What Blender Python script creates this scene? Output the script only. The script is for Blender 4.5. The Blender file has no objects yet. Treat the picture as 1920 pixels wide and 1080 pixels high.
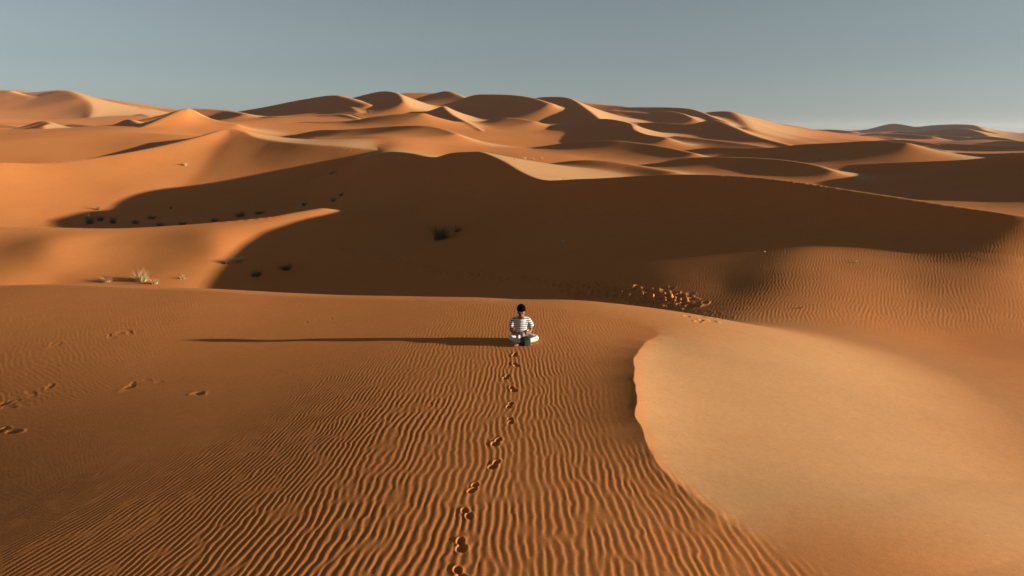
import bpy, math, random, time
import numpy as np
from math import sin, cos, tan, radians, pi
T0 = time.time()
# ------------------------------------------------------------------ camera, sky, sun, exposure
scene = bpy.context.scene
FPX, CAMZ, HORIZON = 1300.0, 4.7, 250.0            # focal length in px of a 1920 px wide frame
PITCH = math.atan((540 - HORIZON) / FPX)
HAZE = 0.00008
SUN_EL, SUN_AZ = radians(8.9), radians(11)          # azimuth: degrees from +X towards the camera side
cam_d = bpy.data.cameras.new('camera')
cam_d.sensor_width = 36.0
cam_d.lens = 36.0 * FPX / 1920.0
cam_d.clip_start = 0.1
cam_d.clip_end = 20000
cam = bpy.data.objects.new('camera', cam_d)
scene.collection.objects.link(cam)
cam.location = (0, 0, CAMZ)
cam.rotation_euler = (pi / 2 - PITCH, 0, 0)
scene.camera = cam

sun_vec = np.array([cos(SUN_EL) * cos(SUN_AZ), -cos(SUN_EL) * sin(SUN_AZ), sin(SUN_EL)])
world = bpy.data.worlds.new('World')
scene.world = world
world.use_nodes = True
wn, wl = world.node_tree.nodes, world.node_tree.links
wn.clear()
w_out = wn.new('ShaderNodeOutputWorld')
w_bg = wn.new('ShaderNodeBackground')
sky = wn.new('ShaderNodeTexSky')
sky.sky_type = 'NISHITA'
sky.sun_disc = False
sky.sun_elevation = SUN_EL
sky.sun_rotation = math.atan2(sun_vec[0], sun_vec[1])
sky.altitude = 800
sky.air_density = 1.0
sky.dust_density = 1.5
sky.ozone_density = 2.0
w_hsv = wn.new('ShaderNodeHueSaturation')
w_hsv.inputs['Saturation'].default_value = 0.24
w_hsv.inputs['Value'].default_value = 1.0
w_tint = wn.new('ShaderNodeMix')
w_tint.data_type = 'RGBA'; w_tint.blend_type = 'MULTIPLY'; w_tint.inputs[0].default_value = 1.0
w_tint.inputs[7].default_value = (0.82, 0.955, 0.99, 1)
wl.new(sky.outputs[0], w_hsv.inputs['Color'])
wl.new(w_hsv.outputs[0], w_tint.inputs[6])
w_tc = wn.new('ShaderNodeTexCoord'); w_sep = wn.new('ShaderNodeSeparateXYZ'); w_mr = wn.new('ShaderNodeMapRange')
w_mr.inputs[1].default_value = 0.0; w_mr.inputs[2].default_value = 0.5; w_mr.inputs[3].default_value = 0.84; w_mr.inputs[4].default_value = 0.42
w_dk = wn.new('ShaderNodeMix'); w_dk.data_type = 'RGBA'; w_dk.blend_type = 'MULTIPLY'; w_dk.inputs[0].default_value = 1.0
wl.new(w_tc.outputs['Generated'], w_sep.inputs[0]); wl.new(w_sep.outputs['Z'], w_mr.inputs[0])
wl.new(w_tint.outputs[2], w_dk.inputs[6]); wl.new(w_mr.outputs[0], w_dk.inputs[7])
wl.new(w_dk.outputs[2], w_bg.inputs['Color'])
w_bg.inputs['Strength'].default_value = 0.06
wl.new(w_bg.outputs[0], w_out.inputs[0])

sun_d = bpy.data.lights.new('sun', 'SUN')
sun_d.energy = 5.0
sun_d.angle = radians(0.6)
sun_d.color = (1.0, 0.92, 0.80)
sun = bpy.data.objects.new('sun', sun_d)
scene.collection.objects.link(sun)
from mathutils import Vector, Matrix
sun.rotation_euler = Vector(sun_vec.tolist()).to_track_quat('Z', 'Y').to_euler()
sun.location = (60, -20, 40)

scene.view_settings.view_transform = 'Standard'
scene.view_settings.look = 'None'
scene.view_settings.exposure = 1.19
scene.view_settings.gamma = 1.0
scene.view_settings.use_curve_mapping = False
scene.render.engine = 'CYCLES'
scene.cycles.max_bounces = 4
scene.cycles.diffuse_bounces = 3

# ------------------------------------------------------------------ helpers
C = scene.collection
SP, CP = sin(PITCH), cos(PITCH)

def ray(px, py):
    u, v = (px - 960.0) / FPX, (540.0 - py) / FPX
    dy = CP + v * SP
    return np.array([u / dy, 1.0, (-SP + v * CP) / dy])

def P(px, py, D):                                    # a picture point at depth D (metres along the view axis on the map)
    return np.array([0, 0, CAMZ]) + ray(px, py) * D

def PZ(px, py, z):                                   # a picture point on the level z
    r = ray(px, py)
    return np.array([0, 0, CAMZ]) + r * ((z - CAMZ) / r[2])

def sstep(t):
    t = np.clip(t, 0, 1)
    return t * t * (3 - 2 * t)

def smax(a, b, k):
    h = np.clip(0.5 + 0.5 * (a - b) / k, 0, 1)
    return b + (a - b) * h + k * h * (1 - h)

def catmull(pts, n=5):
    p = np.array(pts, float)
    e = np.vstack([2 * p[0] - p[1], p, 2 * p[-1] - p[-2]])
    out = []
    for i in range(1, len(e) - 2):
        a, b, c, d = e[i - 1], e[i], e[i + 1], e[i + 2]
        for k in range(n):
            t = k / n
            out.append(0.5 * ((2 * b) + (c - a) * t + (2 * a - 5 * b + 4 * c - d) * t * t + (3 * b - a - 3 * c + d) * t ** 3))
    out.append(p[-1])
    return np.array(out)

def nearest(poly, x, y):
    """distance to a polyline, its columns 2.. blended by closeness, signed perpendicular fraction (+ = right of travel)"""
    best = np.full(x.shape, 1e18)
    num = np.zeros((poly.shape[1] - 2,) + x.shape)
    den = np.zeros(x.shape)
    side = np.zeros(x.shape)
    eps = (0.004 * np.hypot(x, y)) ** 2 + 1e-3
    for a, b in zip(poly[:-1], poly[1:]):
        dx, dy = b[0] - a[0], b[1] - a[1]
        L2 = dx * dx + dy * dy + 1e-12
        rx, ry = x - a[0], y - a[1]
        t = np.clip((rx * dx + ry * dy) / L2, 0, 1)
        ex, ey = rx - t * dx, ry - t * dy
        d2 = ex * ex + ey * ey
        w = eps / (d2 + eps)
        w = w * w * w * math.sqrt(L2)
        den += w
        for i in range(len(num)):
            num[i] += w * (a[2 + i] + (b[2 + i] - a[2 + i]) * t)
        m = d2 < best
        best[m] = d2[m]
        side[m] = (ex[m] * dy - ey[m] * dx) / (math.sqrt(L2) * np.sqrt(d2[m]) + 1e-9)
    return np.sqrt(best), (num / den).T, side

# smooth value noise on a lattice (used for gentle undulation)
_rng = np.random.default_rng(7)
_lat = _rng.standard_normal((256, 256))
def vnoise(x, y):
    xi, yi = np.floor(x).astype(int), np.floor(y).astype(int)
    fx, fy = x - xi, y - yi
    fx, fy = fx ** 3 * (fx * (6 * fx - 15) + 10), fy ** 3 * (fy * (6 * fy - 15) + 10)
    g = lambda i, j: _lat[(yi + j) & 255, (xi + i) & 255]
    return (g(0, 0) * (1 - fx) + g(1, 0) * fx) * (1 - fy) + (g(0, 1) * (1 - fx) + g(1, 1) * fx) * fy

# ------------------------------------------------------------------ terrain: base surface through control points
base_xyz = ([(x_, y_, z_ - 0.012 * max(y_ - 8, 0)) for y_ in (-12, 2, 8, 13) for x_, z_ in ((2, -.3), (5, -.58), (9, -1.05), (15, -1.8), (24, -2.9), (40, -4.5), (80, -7.5))]
            + [(6, 18, -1.2), (13, 19, -1.85), (24, 18, -2.9), (40, 26, -4.2), (80, 30, -6), (4, 17.5, -1.1),
            (8, 24, -1.7), (15, 26, -1.75), (22, 26, -1.95), (9.5, 30, -2.03), (14.3, 33.5, -1.55), (17, 29, -1.65), (23, 31.5, -1.2), (33, 33, -2.2), (55, 45, -2),
            (5.6, 30, -2.55), (12, 31, -1.72), (3, 34, -3.3), (-3, 37, -4.7), (-10, 44, -6.6), (-10, 52, -6.1), (-21, 50, -6.8), (-34, 50, -6.8),
            (-24, 56, -5.2), (-38, 56, -5.2), (-12, 28, -6.4), (-25, 30, -6.8), (3, 26, -3.0), (-15, 12, -4), (-20, 5, -4), (-8, 2, -3),
            (8, 50, -2.6), (0, 60, -4)])
base_pix = [(100, 432, 90), (300, 430, 92), (480, 416, 94), (620, 389, 97), (-300, 428, 90),
            (1000, 350, 86), (1200, 332, 88), (1400, 345, 78), (1700, 366, 64), (1880, 388, 54), (2200, 388, 54),
            (820, 282, 130), (720, 279, 125), (900, 262, 190), (600, 265, 180), (330, 271, 151), (80, 300, 138), (-300, 300, 138),
            (50, 247, 330), (250, 243, 340), (500, 233, 300), (740, 238, 270), (900, 254, 230), (1100, 305, 115), (980, 298, 118),
            (1100, 269, 210), (1300, 270, 210), (1300, 308, 118), (1500, 312, 105), (1560, 282, 170), (1750, 297, 145), (1920, 292, 150),
            (1800, 283, 260), (2300, 283, 260), (1700, 268, 400), (1900, 268, 420), (1600, 257, 600), (1850, 255, 900), (2300, 254, 700),
            (500, 221, 480), (680, 203, 480), (800, 197, 500), (1000, 213, 450), (1200, 219, 450), (1400, 232, 480), (200, 238, 520), (80, 218, 850),
            (-300, 218, 850), (-300, 251.5, 3000), (500, 251.5, 3000), (1100, 251.5, 3000), (1700, 251.5, 3000), (2300, 251.5, 3000),
            (1700, 251, 1500), (1000, 235, 1200), (300, 235, 1500)]
_bp = np.array(list(base_xyz) + [tuple(P(*q)) for q in base_pix])
def _bc(x, y):
    r = np.hypot(x, y)
    th = np.clip(np.arctan2(x, np.maximum(y, 1e-3)), -0.95, 0.95)
    return 2.6 * th, np.log(np.maximum(r, 4.0))
_bx, _by = _bc(_bp[:, 0], _bp[:, 1])
def _tps(d2):
    return np.where(d2 > 1e-9, 0.5 * d2 * np.log(np.maximum(d2, 1e-9)), 0)
_n = len(_bp)
_A = np.zeros((_n + 3, _n + 3))
_A[:_n, :_n] = _tps((_bx[:, None] - _bx) ** 2 + (_by[:, None] - _by) ** 2) + np.eye(_n) * 2e-3
_A[:_n, _n] = 1; _A[:_n, _n + 1] = _bx; _A[:_n, _n + 2] = _by
_A[_n:, :_n] = _A[:_n, _n:].T
_zs = _bp[:, 2] / np.hypot(_bp[:, 0], _bp[:, 1])     # fit height over distance: keeps near detail and far relief in balance
_w = np.linalg.solve(_A, np.r_[_zs, 0, 0, 0])
def base_h(x, y):
    sx, sy = _bc(x, y)
    z = _w[_n] + _w[_n + 1] * sx + _w[_n + 2] * sy
    for i in range(_n):
        z = z + _w[i] * _tps((sx - _bx[i]) ** 2 + (sy - _by[i]) ** 2)
    z = z * np.maximum(np.hypot(x, y), 4.0)
    # the smooth bowl below the sharp edge, at the right
    q = np.clip(x - 2, -3, 60)
    zr = -0.28 - 0.100 * q + 0.022 * np.maximum(q - 6, 0) ** 2 / (np.maximum(q - 6, 0) + 3) - 0.010 * (y - 8)
    w = sstep((x + .5) / 3) * sstep((24 - y) / 8)
    return z + (zr - z) * w

def ground0(x, y):
    z = base_h(x, y)
    r = np.hypot(x, y)
    z = z + (0.012 * vnoise(x / 9 + 40, y / 9 + 12) + 0.004 * vnoise(x / 3 + 4, y / 3 + 2)) * np.minimum(r, 60) / 10 * 0.6
    for sc in (90.0, 40.0):                            # broad undulation of the distant field, scaled to its dunes
        z = z + 0.05 * sc * sstep((r - 2.2 * sc) / (3 * sc)) * vnoise(x / sc + 9, y / (1.3 * sc) + 5) * 0.35
    return z

# ------------------------------------------------------------------ terrain: dune ridges
# (crest points (px, py, depth), front slope, front height, back slope, back height, crest rounding in m)
# travelling left to right; front = the side towards the camera / away from the sun, back = slip side
RIDGES = [
 # the large middle dune, from the low hump at the left to the long dark crest at the right
 ([(-160,424,64),(-50,424,66),(100,427,66),(233,428,66),(369,420,67),(505,407,69,.14,2),(560,398,71,.22,2),(600,391,73,.30,2)],
  .10, 2, .3, 2, 1.5),
 ([(672,300,113),(700,290,109),(732,285,105),(770,288,100),(812,295,95),(845,287,92),(880,285,88),
   (905,286,85),(945,303,79),(985,326,73.5),(1022,338,69,.36,5,.42),(1080,336,64,.38,5,.7),(1130,334,61,.44,5.5,.7),(1280,327,55,.46,5.2,.7),(1450,336,48,.48,4.2,.6),(1650,365,42,.48,2.8),(1830,392,38,.45,1.7),(1920,405,36,.45,1.2),(2060,420,35,.4,.9),(2300,432,36,.2,.8)],
  .42, 5.5, .32, 4.5, .3, 2.0),
 # dune with the big sunlit flank
 ([(-160,300,114),(0,305,119),(100,305,123),(217,290,129),(320,270,137),(387,253,144),(425,242,150),(452,245,149,.17,9,.27),(478,257,142,.19,9,.24),(520,265,136,.2,9,.24),(570,270,131,.2,9,.24),(637,275,127,.2,9,.24),(700,281,124),(735,286,122)],
  .17, 9, .36, 7, .4, 1.6),
 # dune behind it
 ([(-160,268,184),(0,267,189),(108,266,194),(200,257,202),(230,249,207),(267,238,214),(320,215,225),(352,203,232),(378,217,231),(410,226,229),(445,233,226)], .25, 12, .4, 12, .8),
 ([(352,203,400),(402,205,390),(430,208,380),(460,214,350)], .3, 16, .4, 10, 3),
 # far left
 ([(-200,200,950),(0,171,900),(22,173,880),(60,183,840)], .3, 30, .4, 30, 4),
 ([(60,184,960),(90,174,900),(125,170,860),(150,180,800),(168,192,770),(174,207,730),(168,222,690)], .34, 50, .28, 50, 6),
 ([(-250,175,1300),(0,168,1250),(60,173,1230),(120,169,1200),(150,177,1150),(195,185,1120),(235,191,1100),(320,204,1080),(420,222,1000)], .3, 50, .3, 50, 12),
 ([(40,243,330),(58,236,320),(80,227,310),(94,231,300),(82,236,285),(84,246,270)], .4, 12, .4, 12, 1),
 ([(-160,262,250),(-20,252,240),(10,246,235),(30,243,225),(55,247,215)], .3, 8, .3, 7, 1),
 ([(187,244,330),(215,233,330),(240,224,330),(262,232,300),(300,240,280)], .35, 14, .4, 12, 1),
 ([(112,242,450),(135,233,440),(183,237,415),(215,243,395)], .4, 8, .3, 8, 1),
 ([(232,206,900),(252,201,880),(275,204,850)], .4, 8, .3, 8, 2),
 ([(236,220,700),(262,214,690),(280,218,670)], .4, 8, .3, 8, 2),
 ([(-60,240,420),(-10,234,410),(30,237,395),(48,243,380)], .4, 8, .3, 8, 2),
 # centre complex, back to front
 ([(655,204,400),(672,198,395),(690,203,380),(700,212,360)], .45, 8, .35, 8, 1),
 ([(905,228,300),(930,222,300),(965,221,292),(1000,227,280)], .3, 8, .3, 8, 2),
 ([(1200,216,400),(1240,208,395),(1275,212,375),(1300,222,345)], .42, 8, .35, 8, 2),
 ([(1100,208,470),(1150,207,460),(1200,212,440),(1235,220,410)], .4, 8, .35, 8, 2),
 ([(560,262,190),(590,257,188),(625,258,184),(650,264,178)], .35, 4, .3, 4, 1),
 ([(1480,254,700),(1520,250,690),(1570,251,660),(1610,256,620)], .4, 8, .35, 8, 2),
 ([(1530,262,470),(1570,259,460),(1610,261,440),(1640,266,410)], .4, 8, .35, 8, 2),
 ([(1690,258,620),(1730,254,610),(1790,255,580),(1830,260,540)], .4, 8, .35, 8, 2),
 ([(1840,268,380),(1880,264,375),(1930,266,355),(1990,272,330)], .4, 8, .35, 8, 2),
 ([(1700,270,330),(1740,268,325),(1790,269,315),(1830,275,295)], .4, 8, .35, 8, 2),
 ([(420,214,520),(460,207,490),(500,200,470),(560,188,440),(620,179,410),(650,183,390),(690,196,360)], .45, 26, .4, 20, 4),
 ([(630,192,430),(660,184,425),(700,174,415),(722,171,405),(742,174,390),(752,181,370),(757,191,350)], .5, 22, .4, 20, 2),
 ([(725,182,560),(755,175,555),(790,174,550),(818,175,545),(850,184,520)], .25, 8, .3, 8, 6),
 ([(790,182,520),(815,175,510),(838,171,500),(856,176,480),(885,190,450)], .45, 20, .4, 20, 3),
 ([(852,194,430),(870,186,425),(890,179,415),(910,177,405),(960,178,385),(1000,184,360),(1030,194,330)], .5, 24, .4, 20, 3),
 ([(990,186,400),(1020,182,390),(1055,182,375),(1076,188,350),(1100,204,315),(1124,223,285),(1140,238,262)], .42, 26, .45, 22, 1.5),
 ([(832,199,335),(838,206,318),(852,217,298),(875,229,275),(903,245,250)], .46, 24, .42, 18, 1),
 ([(1050,188,520),(1085,191,510),(1130,196,500),(1180,201,480),(1240,212,430)], .4, 18, .4, 18, 6),
 ([(1150,203,470),(1180,201,465),(1235,201,450),(1285,203,425),(1312,209,400),(1335,219,365),(1362,229,330)], .42, 20, .4, 18, 2),
 ([(1320,212,470),(1345,209,455),(1372,210,430),(1390,222,380),(1405,240,320)], .4, 24, .27, 42, 5),
 ([(520,240,300),(560,229,300),(620,228,290),(665,225,285),(700,219,282),(745,214,278),(792,212,272)], .32, 12, .3, 10, 2),
 ([(480,223,345),(507,218,340),(545,221,330),(578,227,315)], .35, 8, .4, 8, 1),
 ([(580,222,350),(605,216,345),(640,214,340),(672,222,320)], .35, 8, .4, 8, 1),
 ([(640,210,365),(657,202,360),(672,210,345)], .4, 9, .4, 9, 1),
 ([(570,249,225),(600,244,218),(640,243,210),(700,239,205),(750,236,200),(800,236,190),(832,242,178),(855,250,165)], .34, 7, .3, 5, 1.2),
 ([(960,250,300),(985,240,300),(1000,232,298),(1030,232,290),(1060,231,283),(1100,224,275),(1140,223,262),(1170,228,250),(1184,233,240),(1190,243,222),(1212,252,205),(1250,258,190)], .36, 14, .4, 10, 1),
 ([(1185,230,330),(1240,230,310),(1290,233,290),(1318,228,285),(1342,225,278),(1380,240,245),(1405,251,222),(1440,262,202),(1480,272,185)], .30, 16, .4, 12, 1.5),
 ([(1270,255,215),(1350,264,192),(1400,270,178),(1445,277,165)], .22, 7, .3, 5, 2),
 ([(890,288,190),(920,280,185),(960,276,178),(1010,275,170),(1060,268,164),(1110,264,158),(1160,264,150),(1215,270,142),(1260,278,134),(1300,287,126)], .33, 5.5, .35, 5, 1),
 ([(1250,284,160),(1290,281,158),(1350,276,152),(1440,277,143),(1500,271,137),(1580,267,130),(1640,264,122),(1700,268,112)], .33, 5.5, .35, 5, 1),
 ([(960,322,100),(1000,312,102),(1050,304,102),(1100,300,100),(1150,303,97),(1210,313,92),(1260,322,86)], .30, 3.2, .3, 3, 2),
 ([(1230,306,112),(1280,297,110),(1340,294,106),(1400,295,102),(1450,298,98),(1500,304,93),(1535,311,88),(1560,320,84)], .34, 3.6, .4, 3, 1),
 ([(1500,312,100),(1600,308,98),(1700,304,93),(1800,300,87),(1870,294,80),(1920,291,74),(2100,285,64),(2300,290,56)], .36, 4, .35, 4, .8),
 ([(1380,336,100),(1500,337,94),(1600,339,89),(1700,340,84),(1800,338,79),(1920,334,74),(2100,330,66)], .13, 2.5, .3, 1.5, 1.2),
 # right distance
 ([(1470,246,1100),(1510,243,1050),(1560,243,1000),(1600,246,900)], .4, 20, .3, 20, 3),
 ([(1580,246,1300),(1640,241,1250),(1662,234,1200),(1682,232,1150),(1705,236,1100),(1730,242,1000)], .4, 40, .4, 30, 3),
 ([(1715,240,1050),(1745,235,1020),(1790,233,980),(1825,235,920),(1845,244,840),(1870,250,780)], .4, 40, .4, 30, 3),
 ([(1650,254,760),(1685,246,740),(1720,246,720),(1760,243,700),(1805,241,670),(1830,246,610),(1850,253,560)], .35, 20, .35, 18, 2),
 ([(1600,256,620),(1640,250,600),(1700,251,570),(1750,256,520)], .35, 12, .35, 12, 2),
 ([(1560,259,520),(1600,255,500),(1640,256,470),(1680,260,430)], .35, 9, .35, 8, 2),
 ([(1780,265,480),(1820,258,470),(1855,256,450),(1890,260,420),(1925,268,390)], .35, 12, .35, 12, 2),
 ([(1610,270,360),(1640,264,350),(1690,262,335),(1730,266,315),(1775,273,290)], .35, 9, .35, 8, 1.5),
 ([(1740,275,290),(1785,270,280),(1850,272,262),(1920,273,245),(2100,270,220)], .35, 7, .35, 6, 1.5),
 ([(1615,286,225),(1650,278,220),(1700,274,212),(1740,276,200),(1775,284,186)], .35, 6, .35, 5, 1.2),
 ([(1600,291,170),(1640,288,168),(1700,288,162),(1780,286,152),(1850,288,142),(1920,286,132),(2100,282,118)], .35, 4, .35, 4, 1.2),
 ([(1850,250,900),(1880,249,880),(1920,251,850),(2050,246,800)], .3, 20, .3, 20, 2),
]
RP = []
for pts, fs, fh, bs, bh, rr, *ex in RIDGES:
    pts = [(tuple(q) + (fs, fh, bs)[len(q) - 3:]) for q in pts]
    w3 = np.array([list(P(*q[:3])) + list(q[3:]) for q in catmull(pts, 7)])
    amp = np.maximum(w3[:, 2] - ground0(w3[:, 0], w3[:, 1]), 0.05)
    w3 = np.column_stack([w3[:, :4], w3[:, 5], amp])     # x y z | front slope | back slope | amplitude
    RP.append((w3, fs, bs, rr, ex[0] if ex else 2.4))

def ridges_h(x, y, z):
    zb0 = z.copy()
    slip = np.zeros(x.shape); dcr = np.full(x.shape, 1e3)
    for w3, fs, bs, rr, PEXP in RP:
        R = max((w3[:, 5] / w3[:, 3]).max(), (w3[:, 5] / w3[:, 4]).max()) * PEXP + 5
        m = (x > w3[:, 0].min() - R) & (x < w3[:, 0].max() + R) & (y > w3[:, 1].min() - R) & (y < w3[:, 1].max() + R)
        if not m.any():
            continue
        xm, ym = x[m], y[m]
        d, v, side = nearest(w3, xm, ym)
        f = 0.5 + 0.5 * side
        s = v[:, 1] * f + v[:, 2] * (1 - f)
        A = v[:, 3]
        W = A * PEXP / s
        rr_ = np.maximum(rr * .7, 0.0032 * np.hypot(xm, ym))
        dd = np.sqrt(d * d + rr_ * rr_) - rr_
        zm = z[m]
        up = A * np.clip(1 - dd / W, 0, 1) ** PEXP
        h = zb0[m] + up
        k = np.minimum(0.004 * np.hypot(xm, ym) + 0.05, 1.5 * up) + 1e-6
        wgt = sstep((h - zm) / k * 0.5 + 0.5)
        dm = dcr[m]; dcr[m] = np.where(h > zm - k, np.minimum(dm, d / np.hypot(xm, ym)), dm)
        sl = slip[m]
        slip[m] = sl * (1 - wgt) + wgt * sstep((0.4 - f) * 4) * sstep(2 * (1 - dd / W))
        z[m] = smax(h, zm, k)
    return z, slip, dcr

# ------------------------------------------------------------------ terrain: near plateau with its sharp edge
# (px, py, level, drop width, sharpness 0..1, raised lip, lip width)
EDGE = [(-900,566,-2.0,13,0,0,1),(-500,556,-1.7,13,.1,0,1),(0,545,-1.1,12,.1,0,1),(300,551,-.6,12,.1,0,1),(600,552,-.1,11,.1,0,1),(900,563,.1,10,.1,0,1),(1100,586,.08,8,.1,0,1),(1200,608,.05,7.5,.15,.0,.8),
        (1235,626,.06,7.5,.3,.01,.7),(1205,646,.08,7.5,.7,.05,.7),(1192,680,.12,7.5,1,.09,.7),(1189,740,.14,7.5,1,.12,.7),(1190,790,.14,7.5,1,.11,.7),(1213,850,.10,7.5,.9,.08,.7),
        (1258,910,.04,7.5,.7,.05,.6),(1330,975,-.03,7.5,.45,.03,.6),(1420,1040,-.08,7.5,.25,.0,.6),(1520,1100,-.1,7.5,.15,0,.6),(1580,1170,-.12,7.5,.1,0,.6)]
EP = np.array([list(PZ(e[0], e[1], e[2])[:2]) + [e[2]] + list(e[3:]) for e in catmull(EDGE, 5)]
              + [[6.0, 3, -.1, 7.5, .1, 0, .7], [6.5, -2, -.1, 7.5, .1, 0, .7], [7, -40, -.1, 7.5, .1, 0, .7]])
def edge_blend(x, y):
    """edge attributes, blended smoothly between the edge points"""
    num = np.zeros((len(x), 4)); den = np.zeros(len(x))
    for e in EP[::3]:
        w = 1 / ((x - e[0]) ** 2 + (y - e[1]) ** 2 + .05) ** 2
        den += w
        num += w[:, None] * e[3:]
    return num / den[:, None]

def plateau(x, y):
    q = x - 1.5
    qn = 0.5 * (q - np.sqrt(q * q + 1.2))
    z = 0.035 * qn - 0.0056 * np.minimum(q, 0) ** 2 * (1 - 0.84 * sstep((y - 9) / 11)) - 0.01 * np.maximum(q, 0) + 0.08
    z = z + 0.010 * np.maximum(y - 16, 0)
    z = z + 0.035 * vnoise(x / 5.3 + 3.1, y / 6.1 + 8.2)
    return z

def height(x, y, want=False):
    """smooth surface: height and slip-face weight"""
    x = np.asarray(x, float); y = np.asarray(y, float)
    z = ground0(x, y)
    r = np.hypot(x, y)
    z, slip, dcr = ridges_h(x, y, z)
    near = (r < 48) & (y > -30)
    s_arr = np.full(x.shape, 99.0)
    if near.any():
        xn, yn = x[near], y[near]
        d, v, side = nearest(EP, xn, yn)
        s = d * np.where(side > 0, -1.0, 1.0)         # + = beyond the edge (travel left to right: plateau on the right)
        w, kk, lip, lw = edge_blend(xn, yn).T
        s = s + kk * (.04 * vnoise(yn * 1.7, yn * 0 + 3.3) + .009 * vnoise(yn * 4.1 + 9, yn * 0 + 1.3))
        u = np.clip(s / w, 0, 1)
        soft = sstep(u)
        hard = 1 - (1 - u) ** 1.8
        f = 1 - (soft * (1 - kk) + hard * kk)
        zp = plateau(xn, yn) + lip * np.exp(-np.abs(s) / lw) * np.where(s < 0, 1, 1)
        zb = z[near]
        z[near] = zb + (zp - zb) * f
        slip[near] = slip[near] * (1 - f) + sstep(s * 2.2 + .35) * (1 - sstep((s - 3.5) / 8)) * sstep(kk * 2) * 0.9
        s_arr[near] = s
    if want:
        return z, slip, s_arr, dcr
    return z

# ------------------------------------------------------------------ wind ripples: narrow-band noise, its phase gives forked crests
def ripple_field(n, cells, spread, seed):
    rg = np.random.default_rng(seed)
    f = np.fft.fft2(rg.standard_normal((n, n)))
    kx = np.fft.fftfreq(n) * n
    KX, KY = np.meshgrid(kx, kx)
    K = np.hypot(KX, KY)
    A = np.arctan2(KY, KX)
    env = np.exp(-((K / cells - 1) / 0.17) ** 2) * np.exp(-(A / spread) ** 2) * (KX > 0)
    g = np.fft.ifft2(f * env)
    return (g / np.sqrt((np.abs(g) ** 2).mean())).astype(np.complex64)
RN = 2048
RF = ripple_field(RN, 200, 0.25, 3)                  # 200 ripples per tile
def ripple(u, v):
    """u across the ripples and v along them, both in ripple lengths"""
    x = u / 200.0 * RN; y = v / 200.0 * RN
    xi, yi = np.floor(x).astype(int), np.floor(y).astype(int)
    fx, fy = x - xi, y - yi
    g = lambda i, j: RF[(yi + j) & (RN - 1), (xi + i) & (RN - 1)]
    c = (g(0, 0) * (1 - fx) + g(1, 0) * fx) * (1 - fy) + (g(0, 1) * (1 - fx) + g(1, 1) * fx) * fy
    a = np.abs(c)
    ph = np.angle(c) / (2 * pi) + 0.5                # 0..1
    # long gentle side to the left, short steep side to the right
    q = 0.64
    h = np.where(ph < q, 0.5 - 0.5 * np.cos(pi * ph / q), 0.5 + 0.5 * np.cos(pi * (ph - q) / (1 - q)))
    return (h - 0.5) * np.minimum(1, a * 1.5)

# ------------------------------------------------------------------ polar ground grid
th_d = np.radians(np.arange(-39.5, 39.5001, 0.052))
th_c1 = np.radians(np.concatenate([np.arange(39.9, 60, .6), np.arange(60, 180, 4)]))
theta = np.concatenate([-th_c1[::-1], th_d, th_c1])
rr = [5.6]
while rr[-1] < 6000:
    r = rr[-1]
    rr.append(r + min(0.62 * (r * r + 22) / (4.7 * 693), (0.0042 if 40 < r < 500 else 0.0062) * r if r < 1500 else 0.02 * r))
rad = np.array([0.6, 1.5, 2.5, 3.5, 4.5] + rr)
print('grid', len(theta), len(rad), time.time() - T0)
TH, RR = np.meshgrid(theta, rad)
X = (np.sin(TH) * RR).ravel(); Y = (np.cos(TH) * RR).ravel()
Z, SL, S, DCR = height(X, Y, True)
# soften creases between dunes (never their crests)
def boxblur(a, n, ax):
    pad = [(0, 0), (0, 0)]; pad[ax] = (n + 1, n)
    c = np.cumsum(np.pad(a, pad, mode='edge'), axis=ax)
    sl1 = [slice(None)] * 2; sl2 = [slice(None)] * 2
    sl1[ax] = slice(2 * n + 1, None); sl2[ax] = slice(0, -2 * n - 1)
    return (c[tuple(sl1)] - c[tuple(sl2)]) / (2 * n + 1)
_j = (theta > radians(-39.5)) & (theta < radians(39.5))
_zb = (Z / np.hypot(X, Y)).reshape(len(rad), len(theta))[:, _j]
_nb = max(1, int(round(radians(.45) / (theta[_j][1] - theta[_j][0]))))
for _ in range(2):
    _zb = boxblur(boxblur(_zb, _nb, 1), 2, 0)
_zb = _zb * rad[:, None]
_k = (sstep((DCR - .004) / .025) * sstep((np.hypot(X, Y) - 27) / 8)).reshape(len(rad), len(theta))[:, _j]
_e = sstep(np.minimum(np.arange(_k.shape[1]), np.arange(_k.shape[1])[::-1]) / 20.0)
_Z2 = Z.reshape(len(rad), len(theta)).copy()
_Z2[:, _j] += (_zb - _Z2[:, _j]) * _k * _e
Z = _Z2.ravel()
print('height', time.time() - T0)
rho = np.hypot(X, Y)

# ripples on the plateau
m = (rho < 40) & (Y > 0) & (S < 0.3)
x, y, s = X[m], Y[m], S[m]
wig = 0.06 * vnoise(x / 1.3 + 2, y / 1.3 + 7) + 0.035 * vnoise(x / .45, y / .6) + 0.016 * vnoise(x / .11, y / .13)
cfan = 0.42 * sstep((-x - 2.2) / 6.0)
xp = x - cfan * 3.5 * np.tanh((y - 9) / 3.5) + wig * 0.5
lam = 0.108
U = xp / lam * (1 + 0.034 * (y - 8)) * (1 + 0.25 * sstep((-x - 2) / 7) * 0.6) + 0.5 * vnoise(x / 2.6 + 5, y / 3.5)
V = y / lam * 0.62
rip = ripple(U, V)
amp = 0.0049 * (1 - 0.62 * sstep((y - 9) / 9.0)) * (1 - 0.15 * sstep((-x - 3) / 6))
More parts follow.
